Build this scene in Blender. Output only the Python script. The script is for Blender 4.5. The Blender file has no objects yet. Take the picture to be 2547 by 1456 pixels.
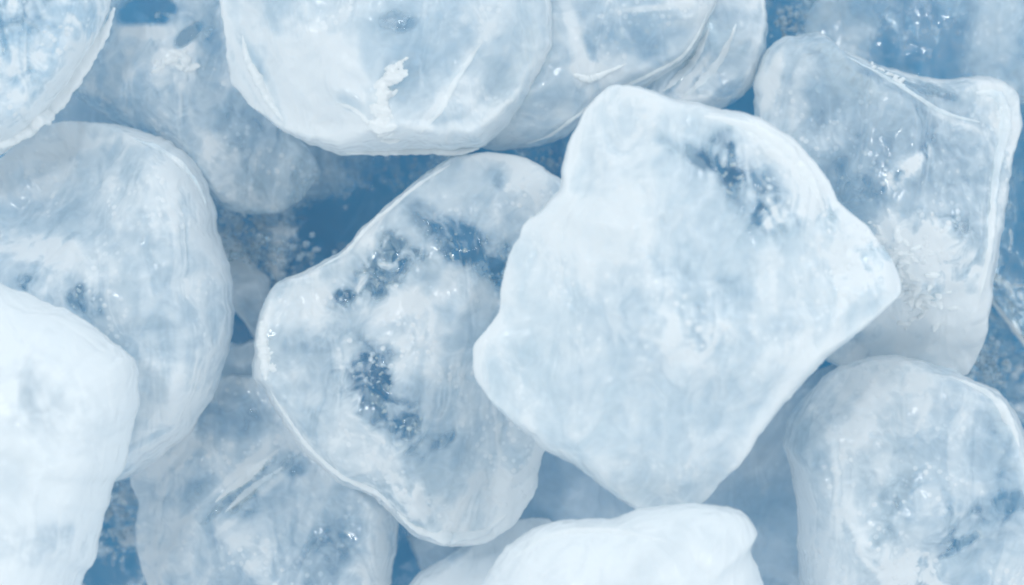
import bpy, math, random
import numpy as np
from mathutils import noise as mn, Vector

# ------------------------------------------------------------------ camera, light, exposure
sc = bpy.context.scene
W = 0.122                      # metres across the frame at reference height ZR
ZR = 0.030
LENS = 85.0
DCAM = W * LENS / 36.0         # distance camera - reference height
CZ = ZR + DCAM
cam = bpy.data.cameras.new("camera"); cam_o = bpy.data.objects.new("camera", cam)
sc.collection.objects.link(cam_o); sc.camera = cam_o
cam.lens = LENS; cam.sensor_width = 36.0; cam.clip_start = 0.01; cam.clip_end = 20.0
cam_o.location = (0, 0, CZ)
cam.dof.use_dof = True; cam.dof.focus_distance = CZ - 0.036; cam.dof.aperture_fstop = 14.0

world = bpy.data.worlds.new("World"); sc.world = world; world.use_nodes = True
wn = world.node_tree; bgn = wn.nodes["Background"]
bgn.inputs[1].default_value = 0.93
_tc = wn.nodes.new('ShaderNodeTexCoord'); _sx = wn.nodes.new('ShaderNodeSeparateXYZ'); _rp = wn.nodes.new('ShaderNodeValToRGB')
wn.links.new(_tc.outputs['Generated'], _sx.inputs[0]); wn.links.new(_sx.outputs[2], _rp.inputs[0]); wn.links.new(_rp.outputs[0], bgn.inputs[0])
_e = _rp.color_ramp.elements            # added gradient: bright horizon to light up the rims, darker zenith
_e[0].position = 0.0; _e[0].color = (1.60, 1.65, 1.68, 1)
_e[1].position = 0.85; _e[1].color = (.62, .68, .72, 1)
_m = _e.new(0.45); _m.color = (1.34, 1.41, 1.45, 1)

def area(name, loc, size, power, col):
    l = bpy.data.lights.new(name, 'AREA'); l.shape = 'RECTANGLE'; l.size, l.size_y = size
    l.energy = power; l.color = col
    o = bpy.data.objects.new(name, l); o.location = loc
    o.rotation_euler = (Vector((0, 0, 0.02)) - Vector(loc)).to_track_quat('-Z', 'Y').to_euler()
    sc.collection.objects.link(o); return o
area("softbox_key", (-0.42, 0.40, 0.62), (0.45, 0.45), 1.9, (1.0, 0.985, 0.96))
area("added_glint_lamp", (-0.22, 0.16, 0.60), (0.07, 0.07), 1.1, (1.0, 0.99, 0.97))  # unseen lamp, added to put wet glints on the ice
area("small_lamp_far", (0.30, 0.34, 0.42), (0.05, 0.09), 0.5, (1.0, 0.99, 0.98))
area("softbox_rim", (0.60, 0.35, 0.30), (0.30, 0.30), 1.3, (1.0, 0.99, 0.98))
area("softbox_front", (0.15, -0.65, 0.45), (0.5, 0.3), 1.6, (0.97, 0.99, 1.0))

vs = sc.view_settings
vs.view_transform = 'Standard'; vs.look = 'None'; vs.exposure = -0.24; vs.gamma = 1.0; vs.use_curve_mapping = False
cy = sc.cycles
cy.max_bounces = 24; cy.transmission_bounces = 16; cy.diffuse_bounces = 6; cy.glossy_bounces = 4
cy.transparent_max_bounces = 16; cy.caustics_refractive = True; cy.caustics_reflective = False
cy.use_denoising = True; cy.sample_clamp_indirect = 6.0; cy.blur_glossy = 0.6
cy.filter_width = 2.2

# ------------------------------------------------------------------ materials
def node(nt, t, **k):
    n = nt.nodes.new(t)
    for a, b in k.items(): setattr(n, a, b)
    return n
def math_n(nt, op, a, b=None, c=None, clamp=False):
    n = node(nt, 'ShaderNodeMath', operation=op, use_clamp=clamp)
    for i, v in enumerate((a, b, c)):
        if v is None: continue
        if isinstance(v, (int, float)): n.inputs[i].default_value = v
        else: nt.links.new(v, n.inputs[i])
    return n.outputs[0]

def ice_material(name, const=None, milk_col=(0.71, 0.83, 0.905), glass_col=(0.85, 0.95, 0.985), rough=0.06):
    m = bpy.data.materials.new(name); m.use_nodes = True; nt = m.node_tree; nt.nodes.clear(); L = nt.links.new
    out = node(nt, 'ShaderNodeOutputMaterial')
    tc = node(nt, 'ShaderNodeTexCoord'); oi = node(nt, 'ShaderNodeObjectInfo')
    off = node(nt, 'ShaderNodeVectorMath', operation='ADD'); L(tc.outputs['Object'], off.inputs[0])
    cr = node(nt, 'ShaderNodeCombineXYZ'); L(math_n(nt, 'MULTIPLY', oi.outputs['Random'], 3.0), cr.inputs[0]); L(oi.outputs['Random'], cr.inputs[1])
    L(cr.outputs[0], off.inputs[1]); P = off.outputs[0]
    milk = node(nt, 'ShaderNodeAttribute', attribute_name='milk').outputs['Fac']
    if const is not None: cv = node(nt, 'ShaderNodeValue'); cv.outputs[0].default_value = const; milk = cv.outputs[0]
    speck = node(nt, 'ShaderNodeAttribute', attribute_name='speck').outputs['Fac']
    n1 = node(nt, 'ShaderNodeTexNoise'); n1.inputs['Scale'].default_value = 95; n1.inputs['Detail'].default_value = 3.5; n1.inputs['Roughness'].default_value = .55; n1.inputs['Distortion'].default_value = .9; L(P, n1.inputs['Vector'])
    n2 = node(nt, 'ShaderNodeTexNoise'); n2.inputs['Scale'].default_value = 430; n2.inputs['Detail'].default_value = 3; n2.inputs['Distortion'].default_value = 1.0; L(P, n2.inputs['Vector'])
    # wispy streaks (fracture veils) inside the ice
    mp = node(nt, 'ShaderNodeMapping'); mp.inputs['Scale'].default_value = (1, .35, 1); mp.inputs['Rotation'].default_value = (0, 0, .7); L(P, mp.inputs['Vector'])
    n3 = node(nt, 'ShaderNodeTexNoise'); n3.inputs['Scale'].default_value = 150; n3.inputs['Detail'].default_value = 2.5; n3.inputs['Distortion'].default_value = 1.6; L(mp.outputs[0], n3.inputs['Vector'])
    veil = math_n(nt, 'SUBTRACT', 1.0, math_n(nt, 'MULTIPLY', math_n(nt, 'ABSOLUTE', math_n(nt, 'SUBTRACT', n3.outputs['Fac'], .5)), 22.0), clamp=True)
    # bubbles
    vo = node(nt, 'ShaderNodeTexVoronoi'); vo.inputs['Scale'].default_value = 900; L(P, vo.inputs['Vector'])
    bub = math_n(nt, 'MULTIPLY', math_n(nt, 'SUBTRACT', 0.34, vo.outputs['Distance']), 9.0, clamp=True)
    gate = math_n(nt, 'MULTIPLY', math_n(nt, 'SUBTRACT', n1.outputs['Fac'], 0.47), 8.0, clamp=True)
    bub = math_n(nt, 'MULTIPLY', math_n(nt, 'MULTIPLY', bub, gate), speck)
    mp4 = node(nt, 'ShaderNodeMapping'); mp4.inputs['Scale'].default_value = (1, .45, 1); mp4.inputs['Rotation'].default_value = (0, 0, -.6); L(P, mp4.inputs['Vector'])
    n4 = node(nt, 'ShaderNodeTexNoise'); n4.inputs['Scale'].default_value = 190; n4.inputs['Detail'].default_value = 2; n4.inputs['Roughness'].default_value = .6; n4.inputs['Distortion'].default_value = 1.3; L(mp4.outputs[0], n4.inputs['Vector'])
    crisp = node(nt, 'ShaderNodeMapRange'); crisp.interpolation_type = 'SMOOTHSTEP'; crisp.inputs['From Min'].default_value = .38; crisp.inputs['From Max'].default_value = .62; crisp.inputs['To Min'].default_value = -.5; crisp.inputs['To Max'].default_value = .5; L(n4.outputs['Fac'], crisp.inputs['Value'])
    a = math_n(nt, 'ADD', math_n(nt, 'MULTIPLY', math_n(nt, 'SUBTRACT', n1.outputs['Fac'], 0.5), 1.7), math_n(nt, 'MULTIPLY', crisp.outputs[0], math_n(nt, 'MULTIPLY_ADD', speck, .6, .17)))
    b = math_n(nt, 'MULTIPLY', math_n(nt, 'SUBTRACT', n2.outputs['Fac'], 0.5), math_n(nt, 'MULTIPLY_ADD', speck, 2.5, 0.1))
    nsum = math_n(nt, 'ADD', math_n(nt, 'ADD', a, b), math_n(nt, 'MULTIPLY', math_n(nt, 'MULTIPLY', veil, gate), .2))
    # noise counts most at middling milkiness
    amp = math_n(nt, 'ADD', 0.35, math_n(nt, 'MULTIPLY', speck, 0.9))
    f = math_n(nt, 'ADD', milk, math_n(nt, 'MULTIPLY', nsum, amp))
    f = math_n(nt, 'ADD', f, math_n(nt, 'MULTIPLY', bub, 0.75))
    mr = node(nt, 'ShaderNodeMapRange'); mr.inputs['From Min'].default_value = 0.0; mr.inputs['From Max'].default_value = 1.0; mr.inputs['To Min'].default_value = 0.03; mr.inputs['To Max'].default_value = 0.97
    L(f, mr.inputs['Value'])
    wf = node(nt, 'ShaderNodeMapRange'); wf.interpolation_type = 'SMOOTHSTEP'; wf.inputs['From Min'].default_value = .45; wf.inputs['From Max'].default_value = 1.15; L(f, wf.inputs['Value'])
    wc = node(nt, 'ShaderNodeMix', data_type='RGBA'); L(wf.outputs[0], wc.inputs[0]); wc.inputs[6].default_value = (*milk_col, 1); wc.inputs[7].default_value = (.835, .88, .905, 1)
    bp = node(nt, 'ShaderNodeBump'); bp.inputs['Strength'].default_value = 0.35; bp.inputs['Distance'].default_value = 0.0011
    L(math_n(nt, 'ADD', math_n(nt, 'MULTIPLY', n1.outputs['Fac'], 1.2), math_n(nt, 'ADD', math_n(nt, 'MULTIPLY', crisp.outputs[0], .36), math_n(nt, 'MULTIPLY', bub, .4))), bp.inputs['Height'])
    gl = node(nt, 'ShaderNodeBsdfPrincipled')
    gl.inputs['Base Color'].default_value = (*glass_col, 1); gl.inputs['Transmission Weight'].default_value = 1; gl.inputs['IOR'].default_value = 1.31; gl.inputs['Roughness'].default_value = rough
    L(bp.outputs[0], gl.inputs['Normal'])
    ml = node(nt, 'ShaderNodeBsdfPrincipled')
    L(wc.outputs[2], ml.inputs['Base Color']); ml.inputs['Roughness'].default_value = .2; ml.inputs['IOR'].default_value = 1.31
    L(bp.outputs[0], ml.inputs['Normal'])
    tr = node(nt, 'ShaderNodeBsdfTranslucent'); L(wc.outputs[2], tr.inputs['Color']); L(bp.outputs[0], tr.inputs['Normal'])
    mm = node(nt, 'ShaderNodeMixShader'); mm.inputs[0].default_value = .42; L(ml.outputs[0], mm.inputs[1]); L(tr.outputs[0], mm.inputs[2])
    mx = node(nt, 'ShaderNodeMixShader'); L(mr.outputs[0], mx.inputs[0]); L(gl.outputs[0], mx.inputs[1]); L(mm.outputs[0], mx.inputs[2])
    L(mx.outputs[0], out.inputs['Surface'])
    return m
ICE = ice_material("ice"); CRUST = ice_material('crusted_ice', const=1.25, rough=.05)
WHITE = ice_material("white_ice", milk_col=(0.80, 0.86, 0.90))

def frost_material():
    m = bpy.data.materials.new("frost"); m.use_nodes = True; nt = m.node_tree; L = nt.links.new
    b = nt.nodes['Principled BSDF']
    tc = node(nt, 'ShaderNodeTexCoord'); n = node(nt, 'ShaderNodeTexNoise'); n.inputs['Scale'].default_value = 700; n.inputs['Detail'].default_value = 4; L(tc.outputs['Object'], n.inputs['Vector'])
    r = node(nt, 'ShaderNodeValToRGB'); r.color_ramp.elements[0].position = .35; r.color_ramp.elements[0].color = (.66, .76, .83, 1); r.color_ramp.elements[1].position = .65; r.color_ramp.elements[1].color = (.86, .89, .91, 1)
    L(n.outputs['Fac'], r.inputs[0]); L(r.outputs[0], b.inputs['Base Color'])
    b.inputs['Roughness'].default_value = .3; b.inputs['IOR'].default_value = 1.31
    bp = node(nt, 'ShaderNodeBump'); bp.inputs['Distance'].default_value = .0005; bp.inputs['Strength'].default_value = .5; L(n.outputs['Fac'], bp.inputs['Height']); L(bp.outputs[0], b.inputs['Normal'])
    return m
FROST = frost_material()

def base_material():
    m = bpy.data.materials.new("blue_surface"); m.use_nodes = True; nt = m.node_tree; L = nt.links.new
    b = nt.nodes['Principled BSDF']
    tc = node(nt, 'ShaderNodeTexCoord'); n = node(nt, 'ShaderNodeTexNoise'); n.inputs['Scale'].default_value = 60; n.inputs['Detail'].default_value = 6; n.inputs['Distortion'].default_value = 1; L(tc.outputs['Object'], n.inputs['Vector'])
    r = node(nt, 'ShaderNodeValToRGB'); r.color_ramp.elements[0].position = .3; r.color_ramp.elements[0].color = (.04, .185, .34, 1); r.color_ramp.elements[1].position = .7; r.color_ramp.elements[1].color = (.085, .29, .47, 1)
    L(n.outputs['Fac'], r.inputs[0]); L(r.outputs[0], b.inputs['Base Color']); b.inputs['Roughness'].default_value = .25
    bp = node(nt, 'ShaderNodeBump'); bp.inputs['Distance'].default_value = .001; bp.inputs['Strength'].default_value = .4; L(n.outputs['Fac'], bp.inputs['Height']); L(bp.outputs[0], b.inputs['Normal'])
    return m

# ------------------------------------------------------------------ helpers
PXW = 2547.0; CX0, CY0 = 1273.5, 728.0
def unproj(x, y, z):
    k = W / PXW * (CZ - z) / (CZ - ZR)
    return (x - CX0) * k, (CY0 - y) * k
def catmull(pts, n):
    P = np.array(pts, float); N = len(P)
    seg = np.linalg.norm(np.roll(P, -1, 0) - P, axis=1); cum = np.concatenate([[0], np.cumsum(seg)])
    t = np.linspace(0, cum[-1], n, endpoint=False); out = []
    for s in t:
        i = min(np.searchsorted(cum, s, side='right') - 1, N - 1); u = (s - cum[i]) / max(seg[i], 1e-9)
        p0, p1, p2, p3 = P[i-1], P[i], P[(i+1) % N], P[(i+2) % N]
        cr_ = .5 * (2*p1 + (p2-p0)*u + (2*p0-5*p1+4*p2-p3)*u*u + (3*p1-p0-3*p2+p3)*u**3)
        out.append(.55 * cr_ + .45 * (p1*(1-u) + p2*u))
    return np.array(out)
def new_obj(name, me, mat, parent=None):
    o = bpy.data.objects.new(name, me); sc.collection.objects.link(o)
    me.materials.append(mat)
    if parent: o.parent = parent
    return o
def fbm(x, y, z, s, o=3):
    v = 0; a = 1; t = 0
    for k in range(o):
        v += a * mn.noise(Vector((x*s, y*s, z*s))); t += a; a *= .5; s *= 2.1
    return v / t

def chunk(label, pts, z, h, milk=.4, rim=.4, rimw=.10, spots=(), speck=.3, rough=.10, dents=(), tilt=(0, 0), mat=None,
          center=None, seed=0, power=3.2, ex=.62, cat='ice chunk', bump=1.0, group='ice chunks heaped on the blue surface'):
    """closed lump of ice: traced girdle in px at height z, domed above (h) and below (h*.8)"""
    NT, NR = 300, 64
    ol = catmull(pts, NT)
    c = np.array(center, float) if center else ol.mean(0)
    # slightly chipped outline
    for i in range(NT):
        a = i / NT * 2 * math.pi
        d = ol[i] - c; d /= max(np.linalg.norm(d), 1e-6)
        ol[i] += d * (5.0 * mn.noise(Vector((ol[i][0]*.022, ol[i][1]*.022, seed*3.1))) + 3.4 * mn.noise(Vector((ol[i][0]*.06, ol[i][1]*.06, seed))))
    rmod = [max(-.25, .85 + 1.3 * mn.noise(Vector((ol[i][0]*.009, ol[i][1]*.009, seed+7.7)))) for i in range(NT)]
    wx, wy = unproj(c[0], c[1], z)
    verts = []; milkv = []; spv = []
    rf = random.Random(seed * 17 + 5); ext = np.abs(ol - c).mean() * W / PXW
    planes = []
    for q in range(9):
        az = rf.uniform(0, 2*math.pi); sl = rf.uniform(.12, .75); d0 = rf.uniform(.62, .98) * h + sl * ext * rf.uniform(.15, .55)
        planes.append((math.cos(az)*sl, math.sin(az)*sl, d0))
    def surf(side):
        rs = 1 - (np.linspace(1, 0, NR) ** 1.9)
        for j, r in enumerate(rs):
            if side < 0 and j == NR - 1: continue
            for i in range(NT):
                p = c + (ol[i] - c) * r
                X, Y = unproj(p[0], p[1], z); X -= wx; Y -= wy
                prof = max(0, 1 - r ** power) ** ex
                zz = h * prof
                if bump > .7:
                    for (pa, pb, pc) in planes:      # flat fracture faces: soft minimum of dome and planes
                        pl = pc - pa*X - pb*Y; kk = h * .07; hh_ = max(0, min(1, .5 + .5*(pl - zz)/kk))
                        zz = pl*(1-hh_) + zz*hh_ - kk*hh_*(1-hh_)
                    zz = max(zz, h*.25*prof)
                zz *= (1 if side > 0 else -.75)
                edge = min(1, (1 - r) * 5)
                n = (fbm(X, Y, side*.013 + seed, 55, 3) * .26 + abs(fbm(X, Y, seed + 5.0, 110, 2)) * -.16 + fbm(X, Y, seed+9., 420, 2) * .035) * bump
                zz += h * n * edge
                if side > 0:
                    for (dx, dy, dr, dd) in dents:
                        q = ((p[0]-dx)**2 + (p[1]-dy)**2) / dr**2
                        zz += dd * h * math.exp(-q) * edge
                zz += (tilt[0] * X + tilt[1] * Y) * edge
                verts.append((X, Y, zz))
                L = np.linalg.norm(ol[i] - c)
                m = milk + rim * rmod[i] * math.exp(-(((1 - r) * L) / (rimw * 420)) ** 1.5)
                s = speck
                wob = mn.noise(Vector((p[0]*.012, p[1]*.012, seed+2.))) * .35
                wob2 = mn.noise(Vector((p[0]*.035, p[1]*.035, seed+4.))) * .3
                for sp in spots:
                    sx, sy, ra, rb, ang, am = sp[:6]
                    ca, sa = math.cos(math.radians(ang)), math.sin(math.radians(ang))
                    ux, uy = p[0]-sx, p[1]-sy
                    u = (ux*ca + uy*sa)/ra; v = (-ux*sa + uy*ca)/rb
                    q = math.sqrt(u*u + v*v) + wob + wob2
                    g = 1 / (1 + math.exp((q - 1) * 7))
                    m += (am if am > 0 else am * 1.35) * g
                    if len(sp) > 6: s += sp[6] * g
                milkv.append(m); spv.append(s)
    surf(1); ntop = NR * NT
    surf(-1)
    faces = []
    for j in range(NR-1):
        for i in range(NT):
            k = (i+1) % NT
            a, b, d, e = j*NT+i, j*NT+k, (j+1)*NT+k, (j+1)*NT+i
            faces.append((e, d, b, a) if j else (e, d, b, a))
    for j in range(NR-1):
        for i in range(NT):
            k = (i+1) % NT
            def idx(jj, ii): return ntop + jj*NT + ii if jj < NR-1 else (NR-1)*NT + ii
            faces.append((idx(j, i), idx(j, k), idx(j+1, k), idx(j+1, i)))
    # centre rings (r = 0) coincide; merge
    me = bpy.data.meshes.new("ice_chunk"); me.from_pydata(verts, [], faces); me.validate()
    A = me.attributes.new('milk', 'FLOAT', 'POINT'); A.data.foreach_set('value', milkv)
    B = me.attributes.new('speck', 'FLOAT', 'POINT'); B.data.foreach_set('value', spv)
    import bmesh
    bm = bmesh.new(); bm.from_mesh(me)
    bmesh.ops.remove_doubles(bm, verts=bm.verts, dist=2e-6)
    bmesh.ops.recalc_face_normals(bm, faces=bm.faces)
    for f in bm.faces: f.smooth = True
    bm.to_mesh(me); bm.free()
    o = new_obj("ice_chunk", me, mat or ICE)
    o.location = (wx, wy, z)
    o['label'] = label; o['category'] = cat; o['group'] = group
    o_info[o.name] = dict(z=z, h=h, wx=wx, wy=wy)
    return o
o_info = {}

def top_z(o, X, Y):
    """height of the upper surface of chunk o under world X, Y (local ray down)"""
    hit, p, n, _ = o.ray_cast(Vector((X - o.location.x, Y - o.location.y, .1)), Vector((0, 0, -1)))
    return (p.z, n) if hit else (0.0, Vector((0, 0, 1)))

def lump_patch(parent, name, blobs, mat=None, label=None, seed=1):
    """crust of small fused frost lumps sitting on the parent's surface; blobs = (x, y, r_px, height_px)"""
    import bmesh
    bm = bmesh.new(); k = W / PXW
    for bi, (x, y, r, hh) in enumerate(blobs):
        z0 = parent.location.z
        X, Y = unproj(x, y, z0 + o_info[parent.name]['h']*.8)
        zt, _ = top_z(parent, X, Y)
        res = bmesh.ops.create_icosphere(bm, subdivisions=3, radius=1)
        an = mn.noise(Vector((bi*7.7, seed, 1)))*6; ca, sa = math.cos(an), math.sin(an); st = 1.45
        for v in res['verts']:
            d = 1 + .30 * mn.noise(v.co * 1.8 + Vector((bi*3.3+seed, 0, 0))) + .14 * mn.noise(v.co * 4.5 + Vector((bi, seed, 0)))
            lx, ly = v.co.x * r * k * d * st, v.co.y * r * k * d / st
            v.co = Vector((lx*ca - ly*sa + X - parent.location.x, lx*sa + ly*ca + Y - parent.location.y, v.co.z * hh * k * d + zt - hh * k * .35))
    for f in bm.faces: f.smooth = True
    me = bpy.data.meshes.new(name); bm.to_mesh(me); bm.free()
    o = new_obj(name, me, mat or CRUST, parent)
    rm = o.modifiers.new('fuse', 'REMESH'); rm.mode = 'VOXEL'; rm.voxel_size = .00008; rm.use_smooth_shade = True
    sm = o.modifiers.new('soften', 'SMOOTH'); sm.factor = .5; sm.iterations = 3
    if label: o['label'] = label
    return o

# ------------------------------------------------------------------ the surface underneath
me = bpy.data.meshes.new("blue_surface"); S = .6; G = 60; vv = []; ff = []
for j in range(G+1):
    for i in range(G+1):
        x = (i/G-.5)*2*S; y = (j/G-.5)*2*S
        vv.append((x, y, -.004 + .0012*mn.noise(Vector((x*30, y*30, 0)))))
for j in range(G):
    for i in range(G): a = j*(G+1)+i; ff.append((a, a+1, a+G+2, a+G+1))
me.from_pydata(vv, [], ff); 
for p in me.polygons: p.use_smooth = True
base = new_obj("blue_surface", me, base_material()); base['kind'] = 'structure'

# ------------------------------------------------------------------ deepest pieces, seen through the gaps
D = .008
chunk('deep blue clear ice seen in the open gap left of the speckled middle chunk',
      [(480,430),(600,360),(800,300),(1000,320),(1160,350),(1120,480),(980,620),(820,760),(640,800),(500,680),(460,540)], D+.002, .007,
      milk=-.02, rim=.15, spots=[(760,430,210,75,5,.62),(700,400,60,90,0,.2),(640,560,110,90,40,.22,.8),(620,650,90,50,0,.2,.6),(900,520,130,90,-30,-.3)], speck=.5, seed=1)
chunk('greyish blue ice in the triangular gap between the middle chunk and the white one below',
      [(1240,1080),(1420,1080),(1640,1200),(1680,1330),(1500,1420),(1300,1420),(1160,1380),(1180,1240)], D+.010, .007, milk=.56, rim=.1, speck=.05, seed=2)
chunk('dark speckled ice at the bottom of the narrow gap beside the left white chunk',
      [(150,1180),(330,1160),(420,1260),(470,1420),(420,1560),(240,1620),(120,1540),(100,1330)], D-.002, .007, milk=-.1, rim=.1, speck=.85, seed=3,
      spots=[(300,1330,60,40,0,.2,.3)])
chunk('darkest blue ice sliver at the bottom edge under the tip of the middle chunk',
      [(900,1260),(1080,1270),(1120,1400),(1060,1560),(920,1580),(860,1420)], D-.002, .006, milk=-.2, rim=.1, speck=.15, seed=4)
chunk('blue speckled ice deep in the right gap above the domed bottom right chunk',
      [(2360,700),(2500,690),(2640,820),(2700,1050),(2600,1180),(2440,1040),(2340,900)], D-.001, .007, milk=-.12, rim=.1, speck=.85, seed=5,
      spots=[(2470,900,60,50,30,.16,.4)])
chunk('dark speckled ice in the wedge gap at the upper right edge of the photo',
      [(1840,-120),(2080,-120),(2120,20),(2020,140),(1880,170),(1800,60)], D-.001, .007, milk=-.12, rim=.1, speck=.9, seed=6, spots=[(1960,50,60,40,0,.18)])
chunk('deep blue ice in the tiny triangular gap between the three central chunks',
      [(1260,320),(1400,300),(1460,400),(1420,480),(1320,440)], D, .006, milk=-.12, rim=.1, speck=.45, seed=7)
chunk('flat grey blue ice in the small triangular gap beside the bright top left rim',
      [(60,180),(230,160),(380,270),(360,350),(180,360),(40,330)], D+.004, .006, milk=.5, rim=.1, speck=.1, seed=8)
chunk('smooth hazy grey blue ice between the bottom white dome and the domed bottom right chunk',
      [(1700,1240),(1790,1120),(1900,1010),(2080,900),(2240,960),(2260,1250),(2200,1560),(1960,1640),(1860,1500),(1820,1340)], D+.014, .008, milk=.56, rim=.05, speck=.06, seed=9, spots=[(1900,1090,110,60,-40,.2)])
chunk('blue ice strip running down the right edge behind the frosty rimmed chunk',
      [(2500,180),(2640,160),(2760,400),(2780,760),(2680,960),(2560,860),(2500,775),(2450,712),(2420,600),(2440,360)], D+.006, .008, milk=.12, rim=.22, rimw=.04, speck=.3, seed=10)
chunk('small dark piece under the gap between the two left chunks',
      [(540,700),(640,700),(680,820),(620,900),(540,880)], D-.002, .005, milk=-.1, rim=.1, speck=.3, seed=11)
# ------------------------------------------------------------------ lower layer
Z1 = .021
chunk('mid blue clear chunk with vertical streaks at the top right corner',
      [(2000,60),(2050,-40),(2140,-200),(2400,-260),(2640,-160),(2700,60),(2640,200),(2560,260),(2440,250),(2380,290),(2250,240),(2120,180),(2020,120)], Z1-.004, .009,
      milk=.24, rim=.12, speck=.2, seed=12, spots=[(2090,80,80,120,10,.3),(2470,60,60,200,15,.34),(2590,100,50,160,15,.3),(2290,120,120,110,0,-.12)])
chunk('pale cloudy chunk with a blue window and bright flecks between the two top rims',
      [(250,-160),(420,-220),(560,-160),(640,-20),(660,160),(720,300),(800,430),(700,530),(560,520),(440,400),(330,330),(240,275),(170,215),(190,60)], Z1, .010,
      milk=.84, rim=-.4, rimw=.14, speck=.42, seed=13, center=(420,120),
      spots=[(385,40,75,42,0,-.8),(395,95,60,22,0,.5),(490,105,36,14,-45,-.95),(450,150,50,22,-20,.45),(540,150,30,110,5,-.2),(610,300,60,70,0,-.22),(700,410,110,90,30,-.2),(260,150,50,90,30,-.1)])
chunk('thin pale piece with ridges between the top right rim and the dark wedge gap',
      [(1720,-160),(1860,-180),(1900,-40),(1908,60),(1900,140),(1868,215),(1806,268),(1700,290),(1590,262),(1640,160),(1720,60)], Z1+.003, .009,
      milk=.72, rim=.3, speck=.3, seed=14, spots=[(1690,180,12,75,38,-.35),(1665,205,10,60,38,.4),(1720,190,10,70,40,.35),(1800,230,38,14,-30,-.3),(1832,262,20,12,0,-.6)])
chunk('small pale sliver wedged upright between the left chunk and the middle chunk',
      [(530,580),(590,600),(640,665),(672,700),(660,790),(640,850),(608,800),(572,760),(535,690)], D+.006, .006, milk=.8, rim=.2, speck=.2, seed=15)
chunk('tiny pale bluish piece below the dark notch left of the middle chunk',
      [(545,860),(600,852),(650,850),(665,940),(640,975),(570,965),(530,930)], Z1-.002, .005, milk=.8, rim=.1, speck=.05, seed=16)
chunk('grey blue mottled chunk with scratched lines at the bottom left',
      [(520,950),(580,930),(650,945),(720,1000),(800,1090),(900,1180),(985,1250),(990,1330),(978,1400),(965,1500),(900,1640),(560,1680),(420,1560),(360,1430),(338,1330),(342,1240),(322,1180),(380,1110),(460,1040)], Z1+.001, .012,
      milk=.68, rim=.34, rimw=.12, speck=.38, seed=17,
      spots=[(740,1150,32,28,0,-.4),(620,1240,34,30,-30,-.38),(820,1370,60,90,20,-.3),(590,1180,110,10,-42,.4),(620,1200,110,9,-42,-.3),(650,1230,120,9,-42,.4),(940,1380,30,100,0,.35),(480,1140,70,50,-30,.18),(410,1300,50,120,0,.2),(600,1010,60,80,0,-.12)])
chunk('smooth pale ice band along the bottom edge left of the white dome',
      [(1100,1390),(1200,1330),(1290,1290),(1380,1300),(1400,1440),(1340,1620),(1080,1680),(1000,1560),(1020,1450)], Z1+.002, .009, milk=.9, rim=.15, speck=.08, seed=18,
      spots=[(1080,1372,60,14,10,-.3)])
chunk('small greyish piece tucked right under the tip of the middle chunk',
      [(1010,1330),(1080,1330),(1160,1350),(1200,1380),(1120,1410),(1050,1420),(1030,1380)], Z1-.006, .005, milk=.6, rim=.1, speck=.1, seed=19)
# ------------------------------------------------------------------ middle layer
Z2 = .030
e = chunk('large rounded blue grey chunk at the left with a flecked blotch, behind the white one',
      [(-180,520),(-60,440),(0,395),(50,350),(110,310),(230,302),(330,318),(430,355),(500,425),(532,500),(545,580),(572,670),(582,780),(572,870),(548,940),(515,1010),(460,1090),(390,1145),(318,1188),(180,1220),(0,1120),(-140,900),(-220,700)], Z2-.002, .014,
      milk=.76, rim=.25, speck=.26, seed=20, tilt=(.03,-.06),
      spots=[(150,630,95,38,12,.45,.3),(140,700,60,30,20,.2,.3),(255,745,50,32,20,-.4,.5),(100,700,30,20,0,-.3,.3),(180,560,110,50,10,-.14),(400,600,100,90,0,.02),(480,420,20,130,-25,.2),(430,1030,110,120,0,.25),(160,370,140,16,-8,.25),(380,1090,70,8,-28,-.22)])
h1 = chunk('large domed chunk at the top with a white splash and a broad white belly',
      [(540,-120),(700,-220),(1000,-260),(1250,-180),(1360,-40),(1380,120),(1330,230),(1262,315),(1200,366),(1120,376),(1040,372),(950,378),(850,386),(770,358),(700,325),(630,268),(575,200),(560,100)], Z2+.002, .016,
      milk=.72, rim=.40, rimw=.07, speck=.18, seed=21, tilt=(-.04,.05),
      spots=[(800,240,170,120,45,.55,-.15),(880,350,130,28,5,.4),(665,230,28,120,-25,-.28),(640,210,14,110,-28,.55),(1000,80,50,26,0,-.34),(880,265,50,22,40,-.3),(1080,110,30,230,38,-.08),(1150,180,10,170,35,.18),(1110,260,9,130,42,.16),(1240,120,110,200,0,.05),(1100,340,150,22,-3,.26),(640,20,40,80,0,.2)])
i1 = chunk('clear bluish chunk with long curved rims at the top centre right',
      [(1360,-160),(1560,-220),(1740,-160),(1790,-40),(1780,20),(1752,85),(1712,150),(1642,198),(1560,238),(1496,268),(1450,302),(1398,346),(1320,366),(1250,376),(1200,368),(1240,300),(1300,150),(1320,0)], Z2-.003, .011,
      milk=.82, rim=.42, rimw=.06, speck=.22, seed=22, center=(1500,60),
      spots=[(1560,80,110,80,-20,-.26),(1430,120,16,150,-15,.3),(1470,195,55,20,10,.45),(1330,330,60,30,0,-.1),(1600,40,70,9,-5,.35),(1680,20,40,12,0,.3)])
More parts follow.
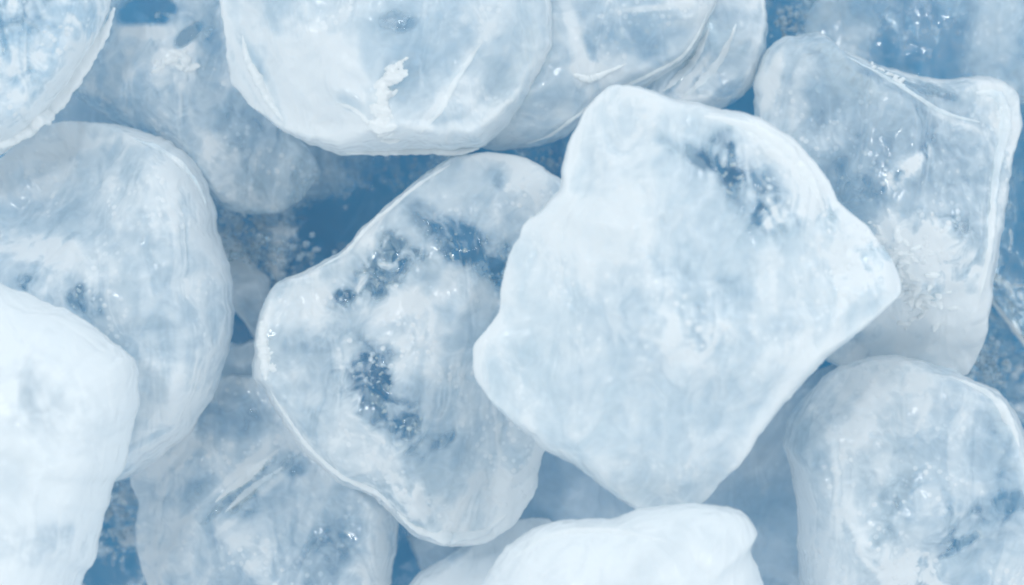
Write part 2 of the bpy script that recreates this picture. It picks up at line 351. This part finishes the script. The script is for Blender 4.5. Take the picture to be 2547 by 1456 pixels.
k1 = chunk('big blue grey chunk with a thick frosty edge on its right side',
      [(1875,215),(1905,130),(1950,92),(2035,82),(2100,128),(2200,166),(2290,190),(2360,196),(2420,192),(2460,194),(2500,206),(2530,240),(2538,310),(2515,400),(2500,500),(2482,620),(2462,740),(2445,850),(2405,930),(2330,960),(2180,960),(2040,880),(1960,640),(1890,400)], Z2-.003, .013,
      milk=.5, rim=.5, rimw=.12, speck=.3, seed=23, center=(2230,560), tilt=(.02,.03),
      spots=[(2280,225,85,18,22,-.4,-.1),(2300,650,110,60,10,.16,.5),(2210,440,90,18,-40,.2,.6),(2330,570,70,24,20,-.22,.4),(2130,460,60,60,0,-.22),(2310,840,170,130,0,.75),(2220,640,70,110,-35,.6,.3),(2450,680,50,220,8,.35),(2480,290,60,90,0,.35),(1950,220,60,140,0,.2),(1905,240,14,110,15,.2),(2230,195,50,14,30,.6),(2350,310,90,7,20,.3),(2060,330,120,80,20,-.06)])
o1 = chunk('round domed chunk at the bottom right with a swirl of bluish pits',
      [(1950,1110),(1968,1030),(2050,935),(2140,892),(2240,884),(2330,908),(2400,935),(2480,968),(2525,1030),(2560,1110),(2640,1260),(2660,1440),(2560,1620),(2300,1700),(2080,1640),(2000,1520),(1985,1400),(1982,1290),(1975,1200)], Z2-.001, .015,
      milk=.70, rim=.34, rimw=.11, speck=.28, seed=24, center=(2270,1260), tilt=(.02,.04),
      spots=[(2360,1280,105,60,-35,-.2,.3),(2340,1345,55,9,-38,-.35),(2440,1100,60,110,0,-.14),(2200,1240,45,80,20,-.14,.2),(2495,1235,18,30,-20,-.3),(2190,1210,26,9,-60,.35),(2160,1020,160,80,-10,.18),(1940,1090,80,60,-40,-.1),(2060,1350,60,130,0,.2),(2230,1400,110,40,20,.22,.5),(2500,1060,30,110,-20,.3)])
f1 = chunk('wet clear chunk in the top left corner with a thick shining white rim',
      [(-260,-120),(0,-260),(200,-220),(300,-120),(280,-20),(262,50),(225,120),(170,205),(118,275),(104,305),(55,348),(-5,388),(-120,440),(-260,340),(-320,120)], Z2+.006, .012,
      milk=.55, rim=.72, rimw=.085, speck=.5, seed=25, center=(-20,80),
      spots=[(60,60,110,70,0,-.22,.2),(60,180,80,60,0,.12,.3),(0,330,60,30,-35,.4),(20,250,60,50,0,.3)])
# ------------------------------------------------------------------ upper layer
Z3 = .038
b1 = chunk('speckled middle chunk with dark blue windows, leaning from the top centre to the bottom',
      [(1120,392),(1190,378),(1290,386),(1350,415),(1420,470),(1500,600),(1500,900),(1440,1050),(1350,1130),(1335,1210),(1285,1300),(1205,1352),(1110,1361),(1030,1332),(985,1292),(930,1238),(840,1196),(760,1130),(700,1045),(655,968),(625,940),(630,870),(642,790),(682,708),(765,668),(850,620),(905,560),(975,500),(1045,440)], Z3-.007, .012,
      milk=.74, rim=.55, rimw=.06, speck=.32, seed=26, center=(1040,850),
      spots=[(1160,600,150,40,28,-.42,.3),(1190,660,80,28,28,-.5,.4),(1240,690,30,50,-30,-.45),(960,680,95,52,-32,-.55,.7),(860,745,42,22,-20,-.45,.6),(985,610,30,34,0,-.3,.5),
             (945,925,55,70,-20,-.62,.4),(900,940,60,70,0,-.18,.4),(990,1050,80,60,40,-.24,.5),(1105,1090,34,14,-35,-.4),(820,850,90,24,-10,-.16),
             (770,755,90,50,-20,.28,-.2),(1010,760,120,24,-15,.22),(1120,480,110,50,-20,.12,-.2),(1240,450,14,24,0,-.25),(655,880,14,80,8,.5),(1180,1260,110,80,0,.3),(1000,1240,80,50,30,.2,.3),(1060,1230,20,40,0,.3,.3),(990,920,22,26,0,.5)])
a1 = chunk('biggest pale chunk, right of centre, with a blue grey hollow near its top',
      [(1390,470),(1400,400),(1425,330),(1470,255),(1520,215),(1580,212),(1660,240),(1770,264),(1885,292),(1980,350),(2048,428),(2082,498),(2150,560),(2222,650),(2240,730),(2165,800),(2060,888),(1985,965),(1905,1060),(1850,1140),(1760,1238),(1690,1300),(1590,1276),(1500,1212),(1430,1162),(1345,1112),(1265,1040),(1212,985),(1180,938),(1178,860),(1238,780),(1252,680),(1300,560),(1350,520)], Z3+.008, .015,
      milk=.80, rim=.36, rimw=.10, speck=.2, seed=27, center=(1680,760),
      spots=[(1720,395,80,22,25,-.34,.3),(1790,410,80,50,40,-.22,.5),(1880,500,110,66,50,-.28,.5),(1680,760,150,120,0,-.1,.2),(1740,850,60,90,-20,-.10,.3),(1420,770,36,70,0,-.10),(1900,545,40,30,0,.2,.4),(1560,430,160,140,0,.04),(1395,580,50,60,0,.15,-.1),(2140,640,70,90,-30,.14,.6),(2040,520,40,40,0,.1,.6)])
c1 = chunk('smooth bright white dome at the bottom edge, just below the tip of the biggest chunk',
      [(1585,1268),(1690,1252),(1790,1256),(1858,1280),(1882,1328),(1868,1372),(1890,1430),(1930,1520),(1960,1660),(1820,1780),(1540,1820),(1300,1740),(1200,1600),(1195,1480),(1216,1420),(1262,1358),(1340,1310),(1430,1291),(1520,1288)], Z3+.010, .010,
      milk=.95, rim=.1, speck=.02, seed=28, mat=WHITE, bump=.5)
d1 = chunk('broad smooth white chunk at the lower left edge of the photo',
      [(-140,640),(0,705),(80,735),(160,768),(230,808),(290,858),(333,890),(344,960),(344,1010),(326,1080),(312,1160),(285,1200),(265,1270),(246,1340),(240,1390),(208,1435),(180,1540),(80,1720),(-160,1780),(-320,1500),(-340,1000),(-260,700)], Z3+.006, .014,
      milk=1.0, rim=.15, speck=.08, seed=29, mat=WHITE, bump=.6, center=(0,1150),
      spots=[(100,980,160,60,20,-.14,.3),(150,1330,120,50,0,-.08,.4),(120,1130,90,90,0,-.05)])
# frost crusts, and a highlight shaped as white lumps, standing proud of their chunk
rnd = random.Random(4)
def crust(parent, name, path, n, r0, r1, spread, seed, label=None, hk=.5):
    bl = []
    for _ in range(n):
        t = rnd.random() * (len(path) - 1); i = min(int(t), len(path) - 2); u = t - i
        x = path[i][0]*(1-u) + path[i+1][0]*u + rnd.gauss(0, spread); y = path[i][1]*(1-u) + path[i+1][1]*u + rnd.gauss(0, spread)
        r = rnd.uniform(r0, r1); bl.append((x, y, r, r * hk))
    return lump_patch(parent, name, bl, label=label, seed=seed)
bpy.context.view_layer.update()
crust(h1, 'highlight_splash', [(1000,150),(955,200),(940,250),(955,290),(940,335)], 60, 5, 17, 9, 1, 'jagged white splash, a highlight modelled as raised lumps')  # star-shaped highlight built as white lumps

crust(k1, 'frost_crust', [(2160,560),(2215,630),(2250,690),(2290,730),(2300,800),(2340,740)], 90, 4, 14, 26, 3, 'knobbly white crust at the lower left of the chunk')
crust(b1, 'frost_edge', [(640,800),(652,880),(658,930)], 26, 4, 11, 5, 4, 'bright frosty left edge')
g1 = [o for o in bpy.data.objects if o.name.startswith('ice_chunk') and 'blue window' in o.get('label', '')][0]
crust(g1, 'frost_patch', [(400,165),(440,140),(480,165)], 26, 4, 13, 10, 5, 'bright flecks of frost')
crust(k1, 'frost_fleck', [(2190,160),(2230,185),(2250,210)], 16, 3, 10, 7, 6, 'bright flecks by the upper edge')

def ridge(parent, name, path, radii, milk=1.1, flat=.55, sink=.25, seed=0, label=None):
    """rounded raised rim of frosted ice following the parent's surface along a path (px), tapered at both ends"""
    P = np.array(path, float); M = 26 * (len(P) - 1); k = W / PXW; K = 14
    cen = []
    for s_ in range(M + 1):
        t = s_ / M * (len(P) - 1); i = min(int(t), len(P) - 2); u = t - i
        p0 = P[max(i-1, 0)]; p1 = P[i]; p2 = P[i+1]; p3 = P[min(i+2, len(P)-1)]
        p = .5*(2*p1 + (p2-p0)*u + (2*p0-5*p1+4*p2-p3)*u*u + (3*p1-p0-3*p2+p3)*u**3)
        r = (radii[i]*(1-u) + radii[i+1]*u) * (1 + .35*mn.noise(Vector((t*2.3, seed, 0)))+ .2*mn.noise(Vector((t*6.3, seed, 4))))
        z0 = parent.location.z + o_info[parent.name]['h']*.6
        X, Y = unproj(p[0], p[1], z0); zt, _ = top_z(parent, X, Y)
        if zt < .0005 and cen: zt = cen[-1][2]
        cen.append([X - parent.location.x, Y - parent.location.y, zt, r * k * math.sin(math.pi * min(1, max(0.02, s_/M)))**.45])
    cen = np.array(cen)
    for _ in range(6): cen[1:-1, 2] = (cen[:-2, 2] + cen[1:-1, 2] * 2 + cen[2:, 2]) / 4
    vs_, fs_ = [], []
    for s_ in range(M + 1):
        a = cen[max(s_-1, 0)]; b = cen[min(s_+1, M)]; d = Vector((b[0]-a[0], b[1]-a[1], b[2]-a[2])).normalized()
        side = d.cross(Vector((0, 0, 1))).normalized(); up = side.cross(d); r = cen[s_][3]
        for q in range(K):
            w = q / K * 2 * math.pi; c = Vector(cen[s_][:3])
            rr_ = r * (1 + .22 * mn.noise(Vector((s_*.18, math.cos(w)*.9 + seed, math.sin(w)*.9))))
            v = c + side * math.cos(w) * rr_ + up * (math.sin(w) * rr_ * flat - r * sink)
            vs_.append(v)
    for s_ in range(M):
        for q in range(K):
            a = s_*K+q; b = s_*K+(q+1) % K; fs_.append((a, b, b+K, a+K))
    fs_.append(tuple(range(K-1, -1, -1))); fs_.append(tuple(range(M*K, M*K+K)))
    me = bpy.data.meshes.new(name); me.from_pydata(vs_, [], fs_)
    for p in me.polygons: p.use_smooth = True
    A = me.attributes.new('milk', 'FLOAT', 'POINT'); A.data.foreach_set('value', [milk]*len(vs_))
    A = me.attributes.new('speck', 'FLOAT', 'POINT'); A.data.foreach_set('value', [.15]*len(vs_))
    o = new_obj(name, me, ICE, parent)
    if label: o['label'] = label
    return o
J1 = [o for o in bpy.data.objects if 'thin pale piece with ridges' in o.get('label', '')][0]
ridge(J1, 'ridge', [(1650,225),(1690,190),(1730,140),(1765,70)], [6,12,12,6], 1.0, .35, .2, 31)
ridge(J1, 'ridge', [(1700,240),(1745,205),(1790,150),(1830,60)], [6,12,12,6], 1.0, .35, .2, 32)
ridge(c1, 'low_fold', [(1270,1400),(1380,1340),(1520,1330),(1660,1345)], [4,12,14,6], 1.2, .4, .5, 33)
ridge(f1, 'thick_rim', [(258,0),(236,58),(200,112),(150,184),(96,250),(66,290),(14,334),(-60,370)], [10,15,20,22,28,28,28,24], 1.3, .45, .35, 1, 'thick shining white rim')
ridge(h1, 'inner_ridge', [(585,70),(600,130),(630,190),(655,240),(690,290)], [8,14,13,13,9], 1.2, .6, .2, 2, 'pale raised fold')
ridge(h1, 'inner_ridge', [(850,372),(930,366),(1040,362),(1130,366),(1190,358)], [8,12,11,12,6], 1.2, .7, .2, 3)
ridge(i1, 'outer_rim', [(1310,352),(1372,330),(1434,286),(1482,248),(1548,214),(1628,176),(1698,134),(1738,80),(1765,20)], [5,8,8,8,8,8,8,7,6], 1.2, .8, .2, 4)
ridge(i1, 'inner_ridge', [(1425,190),(1460,200),(1490,190),(1560,160)], [8,13,10,5], 1.3, .6, .2, 5)
ridge(b1, 'frosted_rim', [(640,800),(645,850),(650,900),(655,950)], [10,16,15,12], 1.4, .8, .1, 6)
ridge(b1, 'frosted_rim', [(665,975),(705,1035),(765,1115),(845,1185),(935,1228),(975,1270)], [5,7,8,10,13,10], 1.2, .8, .2, 7)
ridge(b1, 'frosted_rim', [(985,1278),(1035,1318),(1110,1342),(1200,1334),(1262,1288)], [8,14,18,14,6], 1.1, .7, .3, 8)
ridge(b1, 'frosted_rim', [(775,672),(855,628),(912,566),(980,507),(1048,450),(1118,404)], [5,8,8,7,7,5], 1.1, .8, .2, 9)
ridge(a1, 'frosted_rim', [(1760,282),(1870,308),(1960,362),(2025,440),(2068,520)], [10,20,24,22,12], 1.2, .5, .35, 10)
ridge(o1, 'frosted_rim', [(2390,945),(2465,985),(2512,1045),(2540,1115)], [7,14,14,9], 1.2, .6, .3, 11)
ridge(k1, 'frosted_edge', [(2440,225),(2500,235),(2515,310),(2490,400),(2472,520),(2455,640),(2440,740)], [12,22,20,14,14,14,10], 1.0, .6, .3, 12)
ridge(h1, 'crack_line', [(1040,330),(1090,270),(1130,190),(1200,90)], [5,11,12,6], 1.0, .28, .2, 18)
S1 = [o for o in bpy.data.objects if 'scratched lines' in o.get('label', '')][0]
ridge(S1, 'scratch', [(535,1250),(590,1205),(640,1165),(690,1120)], [7,15,13,7], .95, .3, .2, 21)
ridge(S1, 'scratch', [(560,1275),(620,1225),(700,1165)], [6,13,6], .95, .3, .2, 22)

def bubbles(parent, areas, seed):
    """trapped air bubbles a little under the parent's surface"""
    import bmesh
    rr = random.Random(seed); bm = bmesh.new(); k = W / PXW
    for (x, y, ra, rb, n) in areas:
        for _ in range(n):
            px, py = x + rr.gauss(0, ra*.5), y + rr.gauss(0, rb*.5); r = rr.choice((1.5, 2.2, 2.2, 3.2, 4.5)) * rr.uniform(.8, 1.2) * k
            X, Y = unproj(px, py, parent.location.z + .004); zt, _ = top_z(parent, X, Y)
            if zt < .003: continue
            dep = rr.uniform(.0005, .004)
            res = bmesh.ops.create_icosphere(bm, subdivisions=2, radius=1)
            el = rr.uniform(1, 1.6)
            for v in res['verts']: v.co = Vector((v.co.x*r + X - parent.location.x, v.co.y*r + Y - parent.location.y, v.co.z*r*el + zt - r*el - dep))
    for f in bm.faces: f.smooth = True
    me = bpy.data.meshes.new('air_bubbles'); bm.to_mesh(me); bm.free()
    o = new_obj('air_bubbles', me, CRUST, parent); o['kind'] = 'stuff'; return o
bubbles(b1, [(1160,620,150,60,50),(960,680,110,70,60),(950,930,80,90,60),(1010,1080,110,80,50),(1180,1250,120,80,40)], 1)
bubbles(k1, [(2300,640,160,110,110),(2200,420,140,90,50)], 2)
bubbles(o1, [(2330,1240,170,150,60),(2180,1300,110,120,50)], 3)
bubbles(a1, [(1860,480,110,90,60),(1700,820,130,160,60)], 4)
bubbles(e, [(200,690,140,70,80)], 5)
bubbles(f1, [(60,120,110,90,80)], 6)
bubbles(S1, [(640,1300,220,160,90)], 7)
bubbles(i1, [(1560,80,110,80,50)], 8)
strip = [o for o in bpy.data.objects if 'strip running down the right edge' in o.get('label', '')][0]
ridge(strip, 'thin_edge', [(2462,722),(2500,765),(2550,832),(2600,900)], [4,6,7,5], 1.2, .9, 0, 15)
ridge(h1, 'inner_ridge', [(1010,140),(965,190),(945,240),(955,290),(935,345)], [5,15,17,15,8], 1.4, .5, .3, 16)  # white ridge, the trunk of the same highlight put into shape and colour
ridge(h1, 'inner_ridge', [(830,250),(870,262),(905,290),(935,340)], [4,9,9,5], 1.2, .5, .3, 17)
ridge(k1, 'upper_edge', [(2110,140),(2200,192),(2290,250),(2370,285),(2450,300)], [5,7,7,6,5], .9, .7, .2, 13)
ridge(e, 'pale_seam', [(320,340),(400,378),(465,440),(500,510)], [6,11,11,6], .85, .4, .3, 14)

# ------------------------------------------------------------------ ice crumbs lying in the gaps
def crumbs(name, label, areas, z, seed):
    import bmesh
    rr = random.Random(seed); bm = bmesh.new(); k = W / PXW
    for (x, y, ra, rb, n) in areas:
        for _ in range(n):
            px, py = x + rr.gauss(0, ra*.5), y + rr.gauss(0, rb*.5); r = rr.uniform(2.5, 8) * rr.choice((1, 1, 1.5))
            X, Y = unproj(px, py, z)
            res = bmesh.ops.create_icosphere(bm, subdivisions=2, radius=1)
            sx, sy = rr.uniform(.6, 1.3), rr.uniform(.6, 1.3); zz = z + rr.uniform(-.001, .0015)
            for v in res['verts']:
                d = 1 + .4 * mn.noise(v.co * 1.5 + Vector((px, py, 0)))
                v.co = Vector((v.co.x*r*k*d*sx + X, v.co.y*r*k*d*sy + Y, v.co.z*r*k*.7*d + zz))
    for f in bm.faces: f.smooth = True
    me = bpy.data.meshes.new(name); bm.to_mesh(me); bm.free()
    A = me.attributes.new('milk', 'FLOAT', 'POINT'); A.data.foreach_set('value', [rr.uniform(.25, .4)] * len(me.vertices))
    o = new_obj(name, me, ICE); o['label'] = label; o['category'] = 'ice crumbs'; o['kind'] = 'stuff'
    return o
crumbs('ice_crumbs', 'tiny pale ice crumbs and bubbles scattered in the dark blue gaps',
       [(295,1300,40,90,60),(2460,900,60,80,80),(1960,50,50,50,50),(620,560,90,110,90),(700,640,120,40,50),(1360,390,30,30,12)], D+.0085, 7)
